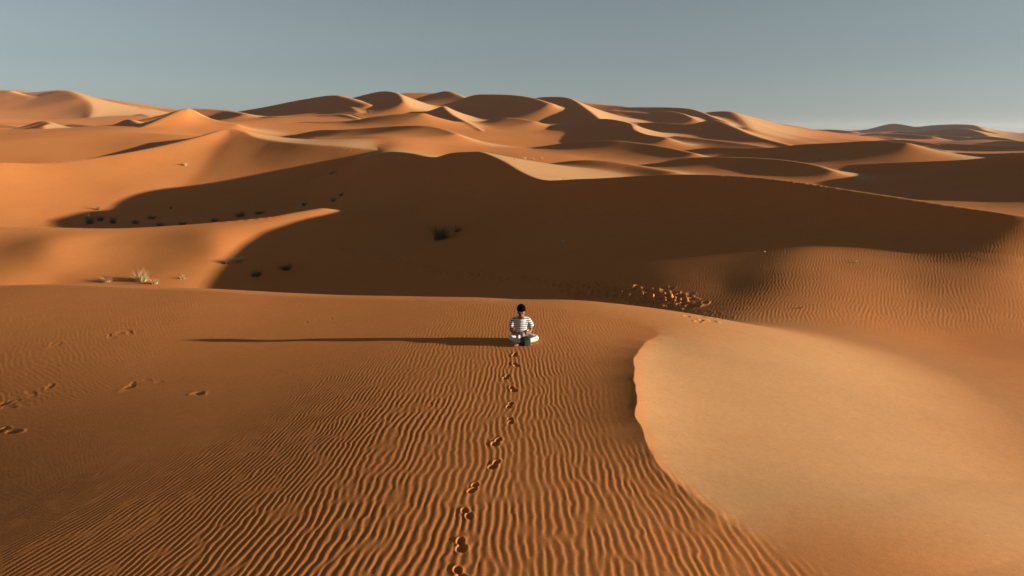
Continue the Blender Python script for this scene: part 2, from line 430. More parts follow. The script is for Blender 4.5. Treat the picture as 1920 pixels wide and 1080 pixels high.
# smooth patch and lip beside the sharp edge
lipk = edge_blend(x, y)[:, 1]
amp = amp * (1 - sstep(1 - (-s) / 1.9) * sstep(lipk * 1.4) * sstep((y - 8.2) / 2.0)) * sstep(-s / .5 + .6)
amp = amp * (0.9 + 0.12 * vnoise(x / 1.7 + 11, y / 1.9))
Z[m] += rip * amp * 1.0
# finer ripples on the basin behind, at the right
m2 = (rho > 15) & (rho < 75) & (Y > 0) & (X > -4) & (S > 1.0)
x, y = X[m2], Y[m2]
a = radians(-27)
xr, yr = x * cos(a) + y * sin(a), -x * sin(a) + y * cos(a)
lam = 0.135
U = xr / lam + 0.9 * vnoise(x / 2.4 + 31, y / 2.8 + 3) + 0.25 * vnoise(x / .8, y / .8)
rip = ripple(U + 57.3, yr / lam * 0.8 + 11)
px = 960 + x / y * FPX * 0.98
mk = sstep((y - 21) / 4) * sstep((x - 3) / 6) * sstep((60 - y) / 25)
Z[m2] += rip * 0.0050 * mk
print('ripples', time.time() - T0)

def grid_hit(px, py, tmin=5.0):
    r = ray(px, py)
    j = int(np.clip(np.searchsorted(theta, math.atan(r[0])), 0, len(theta) - 1))
    yy = Y[j::len(theta)]; zz = Z[j::len(theta)]
    ok = np.nonzero((CAMZ + r[2] * yy < zz) & (yy > tmin))[0]
    i = ok[0] if len(ok) else len(yy) - 2
    f0 = CAMZ + r[2] * yy[i - 1] - zz[i - 1]; f1 = CAMZ + r[2] * yy[i] - zz[i]
    t = f0 / (f0 - f1 + 1e-12) if i > 0 else 0
    y0 = yy[i - 1] + (yy[i] - yy[i - 1]) * t
    return float(r[0] * y0), float(y0), float(zz[i - 1] + (zz[i] - zz[i - 1]) * t)

# footprints and trampled tracks: dents with a pushed-up rim
def dent(x0, y0, ang, ln, wd, depth, rim=0.45):
    R = ln * 1.6
    i0 = np.searchsorted(rad, math.hypot(x0, y0) - R); i1 = np.searchsorted(rad, math.hypot(x0, y0) + R)
    t0 = math.atan2(x0, y0); dt = R / math.hypot(x0, y0)
    j0 = np.searchsorted(theta, t0 - dt); j1 = np.searchsorted(theta, t0 + dt)
    if i1 <= i0 or j1 <= j0:
        return
    idx = (np.arange(i0, i1)[:, None] * len(theta) + np.arange(j0, j1)[None, :]).ravel()
    dx, dy = X[idx] - x0, Y[idx] - y0
    a_ = dx * cos(ang) + dy * sin(ang); b_ = -dx * sin(ang) + dy * cos(ang)
    q = np.sqrt((a_ / (ln / 2)) ** 2 + (b_ / (wd / 2)) ** 2)
    pit = -np.clip(1 - q ** 3, 0, 1) * np.clip(1.15 + 0.35 * a_ / (ln / 2), .6, 1.6)
    ring = np.exp(-((q - 1.25) / 0.28) ** 2) * rim * np.clip(1 - .5 * a_ / (ln / 2), .3, 1.6)
    Z[idx] += depth * (pit + ring)
rnd = random.Random(5)
steps = [(966,664),(966,683),(951,706),(961,729),(957,758),(957,787),(933,827),(929,869),(889,912),(874,960),(864,1019),(860,1073),(838,1130)]
for i, (px, py) in enumerate(steps):
    x0, y0, _ = grid_hit(px, py)
    if i + 1 < len(steps):
        x1, y1, _ = grid_hit(*steps[i + 1])
    ang = math.atan2(y1 - y0, x1 - x0) + (0.25 if i % 2 else -0.2)
    ang += rnd.uniform(-.3, .3); kf = rnd.uniform(.7, 1.0)
    dent(x0 - .04 * cos(ang), y0 - .04 * sin(ang), ang, 0.17 * kf, 0.095, 0.030 * kf, .14)
    dent(x0 + 0.10 * cos(ang), y0 + .10 * sin(ang), ang + rnd.uniform(-.5, .5), 0.16, 0.13 * kf, 0.026 * kf, .16)
def track(pts, n, spread, ln, depth, seed, wd=.6, rim=.28):
    rg = random.Random(seed)
    cp = catmull(pts, 8)
    for i in range(n):
        t = rg.random() * (len(cp) - 1.001)
        q = cp[int(t)] * (1 - t % 1) + cp[int(t) + 1] * (t % 1)
        px, py = q[0] + rg.gauss(0, spread * 2.2), q[1] + rg.gauss(0, spread)
        x0, y0, _ = grid_hit(px, py, 8)
        dent(x0, y0, rg.uniform(0, pi), ln * rg.uniform(.7, 1.3), ln * wd * rg.uniform(.7, 1.2), depth * rg.uniform(.6, 1.3), rim)
track([(1085,541),(1150,548),(1220,556),(1290,566)], 320, 8, 0.55, 0.045, 1, .6, .5)
track([(640,466),(720,482),(800,500),(900,516),(1000,525),(1090,541)], 210, 3.4, 0.55, 0.055, 2)
track([(1260,560),(1310,588),(1350,602)], 26, 7, 0.26, 0.02, 3)
track([(1020,341),(1130,337),(1280,331),(1440,341),(1600,362)], 160, 2.4, 0.5, 0.022, 4)
track([(196,632),(225,624),(275,614)], 9, 1.5, 0.40, 0.005, 5, .35)
track([(85,643),(112,648)], 4, 2, 0.34, 0.005, 6, .35)
track([(5,765),(50,742),(130,716)], 11, 3, 0.36, 0.005, 7, .4)
track([(235,728),(262,720),(312,713)], 8, 2, 0.33, 0.0045, 8, .4)
track([(372,738),(378,738)], 2, .5, 0.32, 0.010, 9, .5)
track([(0,598),(40,596)], 4, 2, 0.3, 0.004, 10, .4)
track([(0,815),(20,805)], 3, 2, 0.3, 0.03, 11, .5)
track([(560,606),(640,600)], 4, 3, 0.2, 0.006, 12, .4)
print('tracks', time.time() - T0)

nr, nt = len(rad), len(theta)
me = bpy.data.meshes.new('sand_dunes')
verts = np.stack([X, Y, Z], 1).astype(np.float32)
i = np.arange(nr - 1)[:, None] * nt + np.arange(nt - 1)[None, :]
quads = np.stack([i, i + 1, i + nt + 1, i + nt], -1).reshape(-1, 4)
# wrap behind the camera
j = np.arange(nr - 1) * nt
wrap = np.stack([j + nt - 1, j, j + nt, j + 2 * nt - 1], -1)
quads = np.vstack([quads, wrap]).astype(np.int32)
quads = quads[:, ::-1]
me.vertices.add(len(verts)); me.vertices.foreach_set('co', verts.ravel())
me.loops.add(quads.size); me.loops.foreach_set('vertex_index', quads.ravel())
me.polygons.add(len(quads)); me.polygons.foreach_set('loop_start', np.arange(0, quads.size, 4, dtype=np.int32))
me.update(calc_edges=True)
me.polygons.foreach_set('use_smooth', np.ones(len(quads), bool))
at = me.attributes.new('sunlit_slip_tone', 'FLOAT', 'POINT')
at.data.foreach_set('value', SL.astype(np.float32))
ground = bpy.data.objects.new('sand_dunes', me); C.objects.link(ground)
ground['kind'] = 'structure'
print('mesh', time.time() - T0)

# ------------------------------------------------------------------ materials
def mat(name, col=(.5, .5, .5), rough=.8):
    m = bpy.data.materials.new(name); m.use_nodes = True
    b = m.node_tree.nodes['Principled BSDF']
    b.inputs['Base Color'].default_value = (*col, 1)
    b.inputs['Roughness'].default_value = rough
    return m, m.node_tree.nodes, m.node_tree.links, b

m, n, l, b = mat('sand')
b.inputs['Roughness'].default_value = 1.0
b.inputs['Specular IOR Level'].default_value = 0.05
b.inputs['Diffuse Roughness'].default_value = 0.1
tc = n.new('ShaderNodeTexCoord')
att = n.new('ShaderNodeAttribute'); att.attribute_name = 'sunlit_slip_tone'
nz = n.new('ShaderNodeTexNoise'); nz.inputs['Scale'].default_value = 0.09; nz.inputs['Detail'].default_value = 5
l.new(tc.outputs['Object'], nz.inputs['Vector'])
cr = n.new('ShaderNodeMix'); cr.data_type = 'RGBA'
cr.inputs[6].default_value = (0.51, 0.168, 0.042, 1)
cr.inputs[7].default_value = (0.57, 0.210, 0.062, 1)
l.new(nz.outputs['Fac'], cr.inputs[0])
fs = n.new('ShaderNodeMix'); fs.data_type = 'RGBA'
fs.inputs[7].default_value = (0.52, 0.268, 0.112, 1)  # paler slip-face sand, with the wash of direct sun put into its colour
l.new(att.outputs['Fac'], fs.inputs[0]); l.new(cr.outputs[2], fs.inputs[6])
gr = n.new('ShaderNodeTexNoise'); gr.inputs['Scale'].default_value = 45; gr.inputs['Detail'].default_value = 6; gr.inputs['Roughness'].default_value = .8
l.new(tc.outputs['Object'], gr.inputs['Vector'])
mr = n.new('ShaderNodeMapRange'); mr.inputs[1].default_value = .3; mr.inputs[2].default_value = .7; mr.inputs[3].default_value = .84; mr.inputs[4].default_value = 1.14
l.new(gr.outputs['Fac'], mr.inputs[0])
mu = n.new('ShaderNodeMix'); mu.data_type = 'RGBA'; mu.blend_type = 'MULTIPLY'; mu.inputs[0].default_value = 1
g2_ = n.new('ShaderNodeTexNoise'); g2_.inputs['Scale'].default_value = 9; g2_.inputs['Detail'].default_value = 9; g2_.inputs['Roughness'].default_value = .85
l.new(tc.outputs['Object'], g2_.inputs['Vector'])
mr2 = n.new('ShaderNodeMapRange'); mr2.inputs[1].default_value = .35; mr2.inputs[2].default_value = .65; mr2.inputs[3].default_value = .90; mr2.inputs[4].default_value = 1.10
l.new(g2_.outputs['Fac'], mr2.inputs[0])
g3_ = n.new('ShaderNodeTexNoise'); g3_.inputs['Scale'].default_value = .8; g3_.inputs['Detail'].default_value = 10; g3_.inputs['Roughness'].default_value = .85
l.new(tc.outputs['Object'], g3_.inputs['Vector'])
mr3 = n.new('ShaderNodeMapRange'); mr3.inputs[1].default_value = .35; mr3.inputs[2].default_value = .65; mr3.inputs[3].default_value = .95; mr3.inputs[4].default_value = 1.05
l.new(g3_.outputs['Fac'], mr3.inputs[0])
m0 = n.new('ShaderNodeMath'); m0.operation = 'MULTIPLY'; l.new(mr.outputs[0], m0.inputs[0]); l.new(mr2.outputs[0], m0.inputs[1])
mm = n.new('ShaderNodeMath'); mm.operation = 'MULTIPLY'; l.new(m0.outputs[0], mm.inputs[0]); l.new(mr3.outputs[0], mm.inputs[1])
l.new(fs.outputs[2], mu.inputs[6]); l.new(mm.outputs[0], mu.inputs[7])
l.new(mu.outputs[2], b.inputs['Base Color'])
bp = n.new('ShaderNodeBump'); bp.inputs['Strength'].default_value = .5; bp.inputs['Distance'].default_value = .004
l.new(gr.outputs['Fac'], bp.inputs['Height']); l.new(bp.outputs[0], b.inputs['Normal'])
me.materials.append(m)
# ------------------------------------------------------------------ object helpers
def tag(o, label, cat, group=None):
    o['label'] = label; o['category'] = cat
    if group: o['group'] = group
    return o

def link_mesh(name, verts, faces, material, parent=None, loc=(0, 0, 0), smooth=True):
    m_ = bpy.data.meshes.new(name)
    m_.from_pydata([tuple(map(float, v)) for v in verts], [], faces)
    m_.update()
    if smooth:
        m_.polygons.foreach_set('use_smooth', [True] * len(m_.polygons))
    m_.materials.append(material)
    o = bpy.data.objects.new(name, m_); C.objects.link(o)
    o.location = loc
    if parent: o.parent = parent
    return o

def skin(name, nodes, edges, root, material, parent, sub=2):
    """one continuous surface grown over a skeleton of joints {name: (x, y, z, rx, ry)}"""
    keys = list(nodes)
    m_ = bpy.data.meshes.new(name)
    m_.from_pydata([nodes[k][:3] for k in keys], [(keys.index(a), keys.index(b)) for a, b in edges], [])
    o = bpy.data.objects.new(name, m_); C.objects.link(o)
    sk = o.modifiers.new('skin', 'SKIN')
    sk.use_smooth_shade = True
    lay = m_.skin_vertices[0].data if m_.skin_vertices else None
    if lay is None:
        with bpy.context.temp_override(object=o, active_object=o):
            bpy.ops.mesh.customdata_skin_add()
        lay = m_.skin_vertices[0].data
    for i_, k in enumerate(keys):
        lay[i_].radius = (nodes[k][3], nodes[k][4] if len(nodes[k]) > 4 else nodes[k][3])
        lay[i_].use_root = (k == root)
    ss = o.modifiers.new('subdivision', 'SUBSURF'); ss.levels = sub; ss.render_levels = sub
    bpy.context.view_layer.update()
    ev = o.evaluated_get(bpy.context.evaluated_depsgraph_get())
    m2_ = bpy.data.meshes.new_from_object(ev)
    m2_.name = name
    m2_.materials.clear(); m2_.materials.append(material)
    m2_.polygons.foreach_set('use_smooth', [True] * len(m2_.polygons))
    o.modifiers.clear(); o.data = m2_
    bpy.data.meshes.remove(m_)
    m2_.name = name
    o.parent = parent
    return o

def ball(name, c_, r_, material, parent, seg=14, bump=0.0, seed=1, cut=None):
    rg = random.Random(seed)
    vs, fs_ = [], []
    ph_ = [rg.uniform(0, 6.28) for _ in range(6)]
    for i_ in range(seg + 1):
        t_ = pi * i_ / seg
        for j_ in range(2 * seg):
            p_ = pi * j_ / seg
            k = 1 + bump * (sin(5 * p_ + ph_[0] + 3 * t_) * sin(4 * t_ + ph_[1]) + .6 * sin(9 * p_ + ph_[2]) * sin(8 * t_ + ph_[3])) * sin(t_)
            v = [c_[0] + r_[0] * k * sin(t_) * cos(p_), c_[1] + r_[1] * k * sin(t_) * sin(p_), c_[2] + r_[2] * k * cos(t_)]
            if cut: v = cut(v)
            vs.append(v)
    n_ = 2 * seg
    for i_ in range(seg):
        for j_ in range(n_):
            fs_.append((i_ * n_ + j_, (i_ + 1) * n_ + j_, (i_ + 1) * n_ + (j_ + 1) % n_, i_ * n_ + (j_ + 1) % n_))
    return link_mesh(name, vs, fs_, material, parent)

def simple(name, col, rough=.8, noise=None, bump=0):
    m_, n_, l_, b_ = mat(name, col, rough)
    b_.inputs['Specular IOR Level'].default_value = .25
    t_ = n_.new('ShaderNodeTexCoord'); z_ = n_.new('ShaderNodeTexNoise'); z_.inputs['Scale'].default_value = noise or 20
    z_.inputs['Detail'].default_value = 4
    l_.new(t_.outputs['Object'], z_.inputs['Vector'])
    if name == 'black_hair': b_.inputs['Specular IOR Level'].default_value = 0
    r_ = n_.new('ShaderNodeMix'); r_.data_type = 'RGBA'
    r_.inputs[6].default_value = (*[c * .7 for c in col], 1); r_.inputs[7].default_value = (*[min(1, c * 1.3) for c in col], 1)
    l_.new(z_.outputs['Fac'], r_.inputs[0]); l_.new(r_.outputs[2], b_.inputs['Base Color'])
    if bump:
        bb = n_.new('ShaderNodeBump'); bb.inputs['Strength'].default_value = .6; bb.inputs['Distance'].default_value = bump
        l_.new(z_.outputs['Fac'], bb.inputs['Height']); l_.new(bb.outputs[0], b_.inputs['Normal'])
    return m_, n_, l_, b_

M_skin = simple('skin', (.19, .075, .036), .55, 30)[0]
M_hair = simple('black_hair', (.004, .003, .0025), .95, 60, .006)[0]
M_trouser = simple('cream_cotton', (.52, .485, .42), .9, 14, .045)[0]
M_black = simple('black_strap', (.012, .012, .012), .5)[0]
M_lip = simple('lips', (.20, .06, .045), .5)[0]
M_eye = simple('eye', (.02, .013, .01), .3)[0]
M_bag = simple('dark_green_canvas', (.010, .012, .009), .75, 40, .004)[0]
M_bagfront = simple('grey_green_canvas', (.028, .034, .024), .8, 40, .004)[0]
M_straw = simple('dry_grass', (.42, .31, .15), .9, 8)[0]
M_olive = simple('olive_scrub', (.095, .085, .042), .9, 8)[0]
M_dead = simple('brown_scrub', (.13, .085, .045), .9, 8)[0]
# striped shirt: dark bands across off-white cotton
M_shirt, n_, l_, b_ = mat('striped_cotton', (.7, .68, .64), .9)
t_ = n_.new('ShaderNodeTexCoord'); s_ = n_.new('ShaderNodeSeparateXYZ'); l_.new(t_.outputs['Object'], s_.inputs[0])
nz_ = n_.new('ShaderNodeTexNoise'); nz_.inputs['Scale'].default_value = 7; l_.new(t_.outputs['Object'], nz_.inputs['Vector'])
ad_ = n_.new('ShaderNodeMath'); ad_.operation = 'MULTIPLY_ADD'; ad_.inputs[1].default_value = .03
l_.new(nz_.outputs['Fac'], ad_.inputs[0]); l_.new(s_.outputs['Z'], ad_.inputs[2])
dv_ = n_.new('ShaderNodeMath'); dv_.operation = 'DIVIDE'; dv_.inputs[1].default_value = .044; l_.new(ad_.outputs[0], dv_.inputs[0])
fr_ = n_.new('ShaderNodeMath'); fr_.operation = 'FRACT'; l_.new(dv_.outputs[0], fr_.inputs[0])
gt_ = n_.new('ShaderNodeMath'); gt_.operation = 'GREATER_THAN'; gt_.inputs[1].default_value = .62; l_.new(fr_.outputs[0], gt_.inputs[0])
mx_ = n_.new('ShaderNodeMix'); mx_.data_type = 'RGBA'
mx_.inputs[6].default_value = (.60, .59, .56, 1); mx_.inputs[7].default_value = (.045, .05, .065, 1)
l_.new(gt_.outputs[0], mx_.inputs[0]); l_.new(mx_.outputs[2], b_.inputs['Base Color'])
bb_ = n_.new('ShaderNodeBump'); bb_.inputs['Strength'].default_value = .7; bb_.inputs['Distance'].default_value = .02
l_.new(nz_.outputs['Fac'], bb_.inputs['Height']); l_.new(bb_.outputs[0], b_.inputs['Normal'])

# ------------------------------------------------------------------ the seated person
hx, hy, _ = grid_hit(977, 637.5)
hz = float(height(np.array([hx]), np.array([hy]))[0])
person = bpy.data.objects.new('person', None); C.objects.link(person)
person.location = (hx, hy, hz - .015)
tag(person, 'person in striped shirt and cream trousers sitting cross-legged on the sand, looking down', 'person')

J = {   # x, y, z, radius x, radius y
 'pelvis': (0, 0, .13, .135, .105), 'belly': (0, -.01, .25, .12, .095), 'chest': (0, -.02, .40, .14, .10), 'collar': (0, -.02, .52, .075, .055),
 'neck': (0, -.048, .590, .050, .050), 'jaw': (0, -.112, .635, .058, .062), 'head': (0, -.112, .710, .080, .094), 'crown': (0, -.092, .785, .074, .086),
 'nose': (0, -.212, .656, .012, .012), 'nosebridge': (0, -.186, .690, .012, .014), 'chin': (0, -.160, .600, .022, .020),
 'ear_a': (.080, -.100, .690, .010, .022), 'ear_b': (-.080, -.100, .690, .010, .022),
 'sh_a': (.155, -.01, .500, .048), 'sh_b': (-.155, -.01, .500, .048),
 'el_a': (.235, -.05, .275, .042), 'el_b': (-.235, -.05, .265, .042),
 'fa_a': (.17, -.16, .245, .038), 'fa_b': (-.17, -.15, .245, .038),
 'wr_a': (.075, -.235, .245, .026, .022), 'wr_b': (-.085, -.225, .25, .026, .022),
 'pa_a': (.035, -.265, .25, .036, .018), 'pa_b': (-.045, -.255, .256, .036, .018),
 'hip_a': (.105, -.03, .12, .088), 'hip_b': (-.105, -.03, .12, .088),
 'th_a': (.24, -.11, .13, .068), 'th_b': (-.19, -.15, .14, .068),
 'kn_a': (.375, -.18, .115, .062), 'kn_b': (-.245, -.29, .15, .056),
 'ca_a': (.21, -.30, .10, .052), 'ca_b': (-.10, -.38, .11, .052),
 'an_a': (.00, -.40, .075, .034), 'an_b': (.07, -.44, .085, .034),
 'he_a': (-.045, -.430, .045, .036), 'he_b': (.115, -.455, .05, .034),
 'ft_a': (-.115, -.490, .048, .042, .034), 'ft_b': (.19, -.445, .045, .038, .026),
 'to_a': (-.190, -.515, .036, .040, .024), 'to_b': (.25, -.42, .032, .034, .018)}
E = [('pelvis','belly'),('belly','chest'),('chest','collar'),('collar','neck'),('neck','jaw'),('jaw','head'),('head','crown'),('head','nosebridge'),('nosebridge','nose'),('jaw','chin'),
     ('head','ear_a'),('head','ear_b'),('collar','sh_a'),('collar','sh_b'),('pelvis','hip_a'),('pelvis','hip_b')]
for q in 'ab':
    E += [('sh_' + q, 'el_' + q), ('el_' + q, 'fa_' + q), ('fa_' + q, 'wr_' + q), ('wr_' + q, 'pa_' + q),
          ('hip_' + q, 'th_' + q), ('th_' + q, 'kn_' + q), ('kn_' + q, 'ca_' + q), ('ca_' + q, 'an_' + q), ('an_' + q, 'he_' + q), ('he_' + q, 'ft_' + q), ('ft_' + q, 'to_' + q)]
# fingers: four unequal, curled over each other in the lap, and a thumb from the side of the palm
for q, sgn in (('a', -1), ('b', 1)):
    px_, py_, pz_ = J['pa_' + q][:3]
    for k, ln_ in enumerate((.060, .068, .064, .050)):
        oy, oz = -.026 + .016 * k, .012 - .012 * k
        J['f%d1%s' % (k, q)] = (px_ + sgn * .026, py_ + oy - .006, pz_ + oz, .0085)
        J['f%d2%s' % (k, q)] = (px_ + sgn * (.026 + ln_ * .55), py_ + oy - .012, pz_ + oz - .010, .0080)
        J['f%d3%s' % (k, q)] = (px_ + sgn * (.026 + ln_ * .75), py_ + oy - .004, pz_ + oz - .030, .0070)
        E += [('pa_' + q, 'f%d1%s' % (k, q)), ('f%d1%s' % (k, q), 'f%d2%s' % (k, q)), ('f%d2%s' % (k, q), 'f%d3%s' % (k, q))]
    J['t1' + q] = (px_ - sgn * .002, py_ - .032, pz_ + .022, .0105); J['t2' + q] = (px_ + sgn * .026, py_ - .046, pz_ + .026, .0090)
    E += [('pa_' + q, 't1' + q), ('t1' + q, 't2' + q)]
skin('body', J, E, 'pelvis', M_skin, person)
G = .018
def sub(keys, g=G):
    return {k: (*J[k][:3], J[k][3] + g, (J[k][4] if len(J[k]) > 4 else J[k][3]) + g) for k in keys}
T = sub(['belly', 'chest', 'collar', 'sh_a', 'sh_b'], .02)
T['hem'] = (0, -.01, .16, .155, .125)
T['collar'] = (0, -.02, .515, .125, .092)
T['neckline'] = (0, -.028, .572, .064, .058)
for q, sg in (('a', 1), ('b', -1)):
    T['sh_' + q] = (sg * .150, -.012, .498, .082, .082)
    T['sl_' + q] = (sg * .215, -.04, .42, .076, .076); T['cf_' + q] = (sg * .246, -.055, .325, .074, .074)
skin('striped_shirt', T, [('hem','belly'),('belly','chest'),('chest','collar'),('collar','neckline'),('collar','sh_a'),('collar','sh_b'),('sh_a','sl_a'),('sl_a','cf_a'),('sh_b','sl_b'),('sl_b','cf_b')], 'chest', M_shirt, person)
L = {'seat': (0, .02, .115, .165, .125)}
for q in 'ab':
    for k, g in (('hip_', .006), ('th_', .004), ('kn_', .004), ('ca_', .008)):
        L[k + q] = sub([k + q], g)[k + q]
L['an_a'] = (.05, -.375, .085, .044, .044); L['an_b'] = (.02, -.420, .10, .044, .044)
le = [('seat', 'hip_a'), ('seat', 'hip_b')]
for q in 'ab':
    le += [('hip_' + q, 'th_' + q), ('th_' + q, 'kn_' + q), ('kn_' + q, 'ca_' + q), ('ca_' + q, 'an_' + q)]
skin('trousers', L, le, 'seat', M_trouser, person)
def haircut(v):
    # pull the front of the cap up to a hairline above the brow
    if v[1] < -.115:
        v[2] = max(v[2], .735 + (v[1] + .115) * .25)
    else:
        v[2] = max(v[2], .655)
    return v
ball('hair', (0, -.090, .785), (.100, .112, .112), M_hair, person, 18, .07, 4, haircut)
for sx in (-1, 1):
    ball('eye', (sx * .031, -.196, .690), (.012, .007, .005), M_eye, person, 6)
    ball('eyebrow', (sx * .032, -.200, .712), (.020, .006, .004), M_hair, person, 6)
ball('mouth', (0, -.176, .628), (.022, .008, .006), M_lip, person, 6)
def ring(name, c_, ax, r_, w_, material, parent):
    ax = Vector(ax).normalized(); a_ = ax.orthogonal().normalized(); b2 = ax.cross(a_)
    vs, fs_ = [], []
    n_ = 18
    for i_ in range(n_):
        t_ = 2 * pi * i_ / n_
        for rr_, h_ in ((r_, -w_), (r_ + .006, -w_), (r_ + .006, w_), (r_, w_)):
            vs.append(Vector(c_) + (a_ * cos(t_) + b2 * sin(t_)) * rr_ + ax * h_)
    for i_ in range(n_):
        j_ = (i_ + 1) % n_
        for k in range(4):
            fs_.append((i_ * 4 + k, j_ * 4 + k, j_ * 4 + (k + 1) % 4, i_ * 4 + (k + 1) % 4))
    return link_mesh(name, vs, fs_, material, parent)
ring('wristwatch', (.095, -.222, .245), (-.095, -.075, 0), .029, .013, M_black, person)

# the bag in front of the feet
bx, by, _ = grid_hit(985, 648.5)
bz = float(height(np.array([bx]), np.array([by]))[0])
bag = bpy.data.objects.new('bag', None); C.objects.link(bag)
bag.location = (bx + .005, by + .04, bz - .01); bag.rotation_euler = (0, 0, .15)
tag(bag, 'small dark green bag standing on the sand in front of the crossed legs', 'bag')
def sq(name, c_, r_, p_, material, parent, seg=10):
    vs, fs_ = [], []
    f_ = lambda v: math.copysign(abs(v) ** p_, v)
    n_ = 2 * seg
    for i_ in range(seg + 1):
        t_ = pi * i_ / seg
        for j_ in range(n_):
            q_ = pi * j_ / seg
            vs.append((c_[0] + r_[0] * f_(sin(t_)) * f_(cos(q_)), c_[1] + r_[1] * f_(sin(t_)) * f_(sin(q_)), c_[2] + r_[2] * f_(cos(t_))))
    for i_ in range(seg):
        for j_ in range(n_):
            fs_.append((i_ * n_ + j_, (i_ + 1) * n_ + j_, (i_ + 1) * n_ + (j_ + 1) % n_, i_ * n_ + (j_ + 1) % n_))
    return link_mesh(name, vs, fs_, material, parent)
sq('bag_body', (0, 0, .095), (.115, .06, .098), .45, M_bag, bag)
sq('front_pocket', (.03, -.052, .075), (.075, .022, .065), .4, M_bagfront, bag)
sq('top_flap', (0, -.005, .178), (.105, .062, .028), .6, M_bag, bag)
hv, hf = [], []
for i_ in range(13):
    t_ = pi * i_ / 12
    for k in range(6):
        a_ = 2 * pi * k / 6
        hv.append((( .045 + .006 * cos(a_)) * cos(t_), .006 * sin(a_), .195 + (.035 + .006 * cos(a_)) * sin(t_)))
for i_ in range(12):
    for k in range(6):
        hf.append((i_ * 6 + k, i_ * 6 + (k + 1) % 6, (i_ + 1) * 6 + (k + 1) % 6, (i_ + 1) * 6 + k))
link_mesh('handle', hv, hf, M_black, bag)

# ------------------------------------------------------------------ desert grass tufts and scrub
def tuft(name, px, py, wpx, hpx, n_bl, material, label, cat, seed, group=None, lean=.25, ragged=1.0, stems=None):
    x0, y0, z0 = grid_hit(px, py)
    sc = y0 / FPX
    W_, H_ = wpx * sc / 2, hpx * sc
    rg = random.Random(seed)
    vs, fs_ = [], []
    tk = max(.005, sc * .38)
    for i_ in range(int(n_bl * .75)):
        a_ = rg.uniform(0, 2 * pi); r0 = W_ * .45 * math.sqrt(rg.random())
        bx_, by_ = r0 * cos(a_), r0 * sin(a_) * .8
        dirx = cos(a_) * rg.uniform(.1, 1) + rg.gauss(0, .3) + lean; diry = sin(a_) * rg.uniform(.1, 1) * .8 + rg.gauss(0, .3)
        L_ = rg.uniform(.3, 1.25) * ragged
        pts_ = []
        for k in range(4):
            t__ = k / 3
            pts_.append((bx_ + dirx * W_ * .95 * L_ * t__ ** 1.5, by_ + diry * W_ * .7 * L_ * t__ ** 1.5, -.06 * H_ + H_ * L_ * (t__ - .35 * t__ * t__) * 1.35))
        w_ = tk * rg.uniform(.5, 1.1)
        ca_, sa_ = cos(a_ + 1.57 + rg.uniform(-.7, .7)), sin(a_ + 1.57 + rg.uniform(-.7, .7))
        base_ = len(vs)
        for k, p_ in enumerate(pts_):
            ww = w_ * (1 - .8 * k / 3)
            vs.append((p_[0] - ca_ * ww, p_[1] - sa_ * ww, p_[2])); vs.append((p_[0] + ca_ * ww, p_[1] + sa_ * ww, p_[2]))
        for k in range(3):
            fs_.append((base_ + 2 * k, base_ + 2 * k + 1, base_ + 2 * k + 3, base_ + 2 * k + 2))
    o = link_mesh(name, vs, fs_, material, None, (x0, y0, z0), smooth=False)
    tag(o, label, cat, group)
    return o
g1 = 'grass tufts on the lit slope at the left'
g2 = 'dark scrub in the shaded hollow at the left'
tuft('grass_tuft', 266, 526, 52, 22, 260, M_straw, 'largest tuft of pale dry grass on the lit slope, dark at its heart', 'grass tuft', 1, g1)
tuft('grass_tuft', 290, 532, 26, 11, 90, M_straw, 'low straggly grass tuft touching the right side of the largest tuft', 'grass tuft', 2, g1)
tuft('grass_tuft', 201, 528, 38, 10, 140, M_straw, 'flat pale grass tuft, leftmost on the lit slope behind the plateau', 'grass tuft', 3, g1)
tuft('grass_tuft', 342, 522, 34, 7, 70, M_straw, 'sparse wispy grass tuft between the largest tuft and the shadow edge', 'grass tuft', 4, g1)
tuft('grass_tuft', 424, 494, 30, 11, 160, M_olive, 'dark grass tuft beside a pale one, uppermost on the lit slope', 'grass tuft', 5, g1)
tuft('grass_tuft', 450, 491, 30, 11, 140, M_straw, 'pale grass tuft to the right of the dark tuft near the shadow edge', 'grass tuft', 6, g1)
tuft('scrub_bush', 480, 518, 36, 15, 200, M_olive, 'dark bush just inside the edge of the big shadow', 'bush', 7)
tuft('scrub_bush', 536, 506, 38, 14, 240, M_olive, 'dark bush in the big shadow, right of the one at the shadow edge', 'bush', 8)
tuft('scrub_bush', 826, 448, 56, 28, 420, M_olive, 'big ragged bush alone in the shaded face of the middle dune', 'bush', 9)
tuft('grass_tuft', 858, 434, 30, 16, 90, M_dead, 'dry brown grass tuft on the right side of the big ragged bush', 'grass tuft', 10)
tuft('grass_tuft', 346, 310, 16, 6, 50, M_straw, 'tiny lone grass tuft high on the sunlit orange dune flank', 'grass tuft', 11)
tuft('grass_tuft', 184, 393, 14, 10, 60, M_dead, 'small brown tuft on the sunlit sand just above the shaded hollow', 'grass tuft', 12)
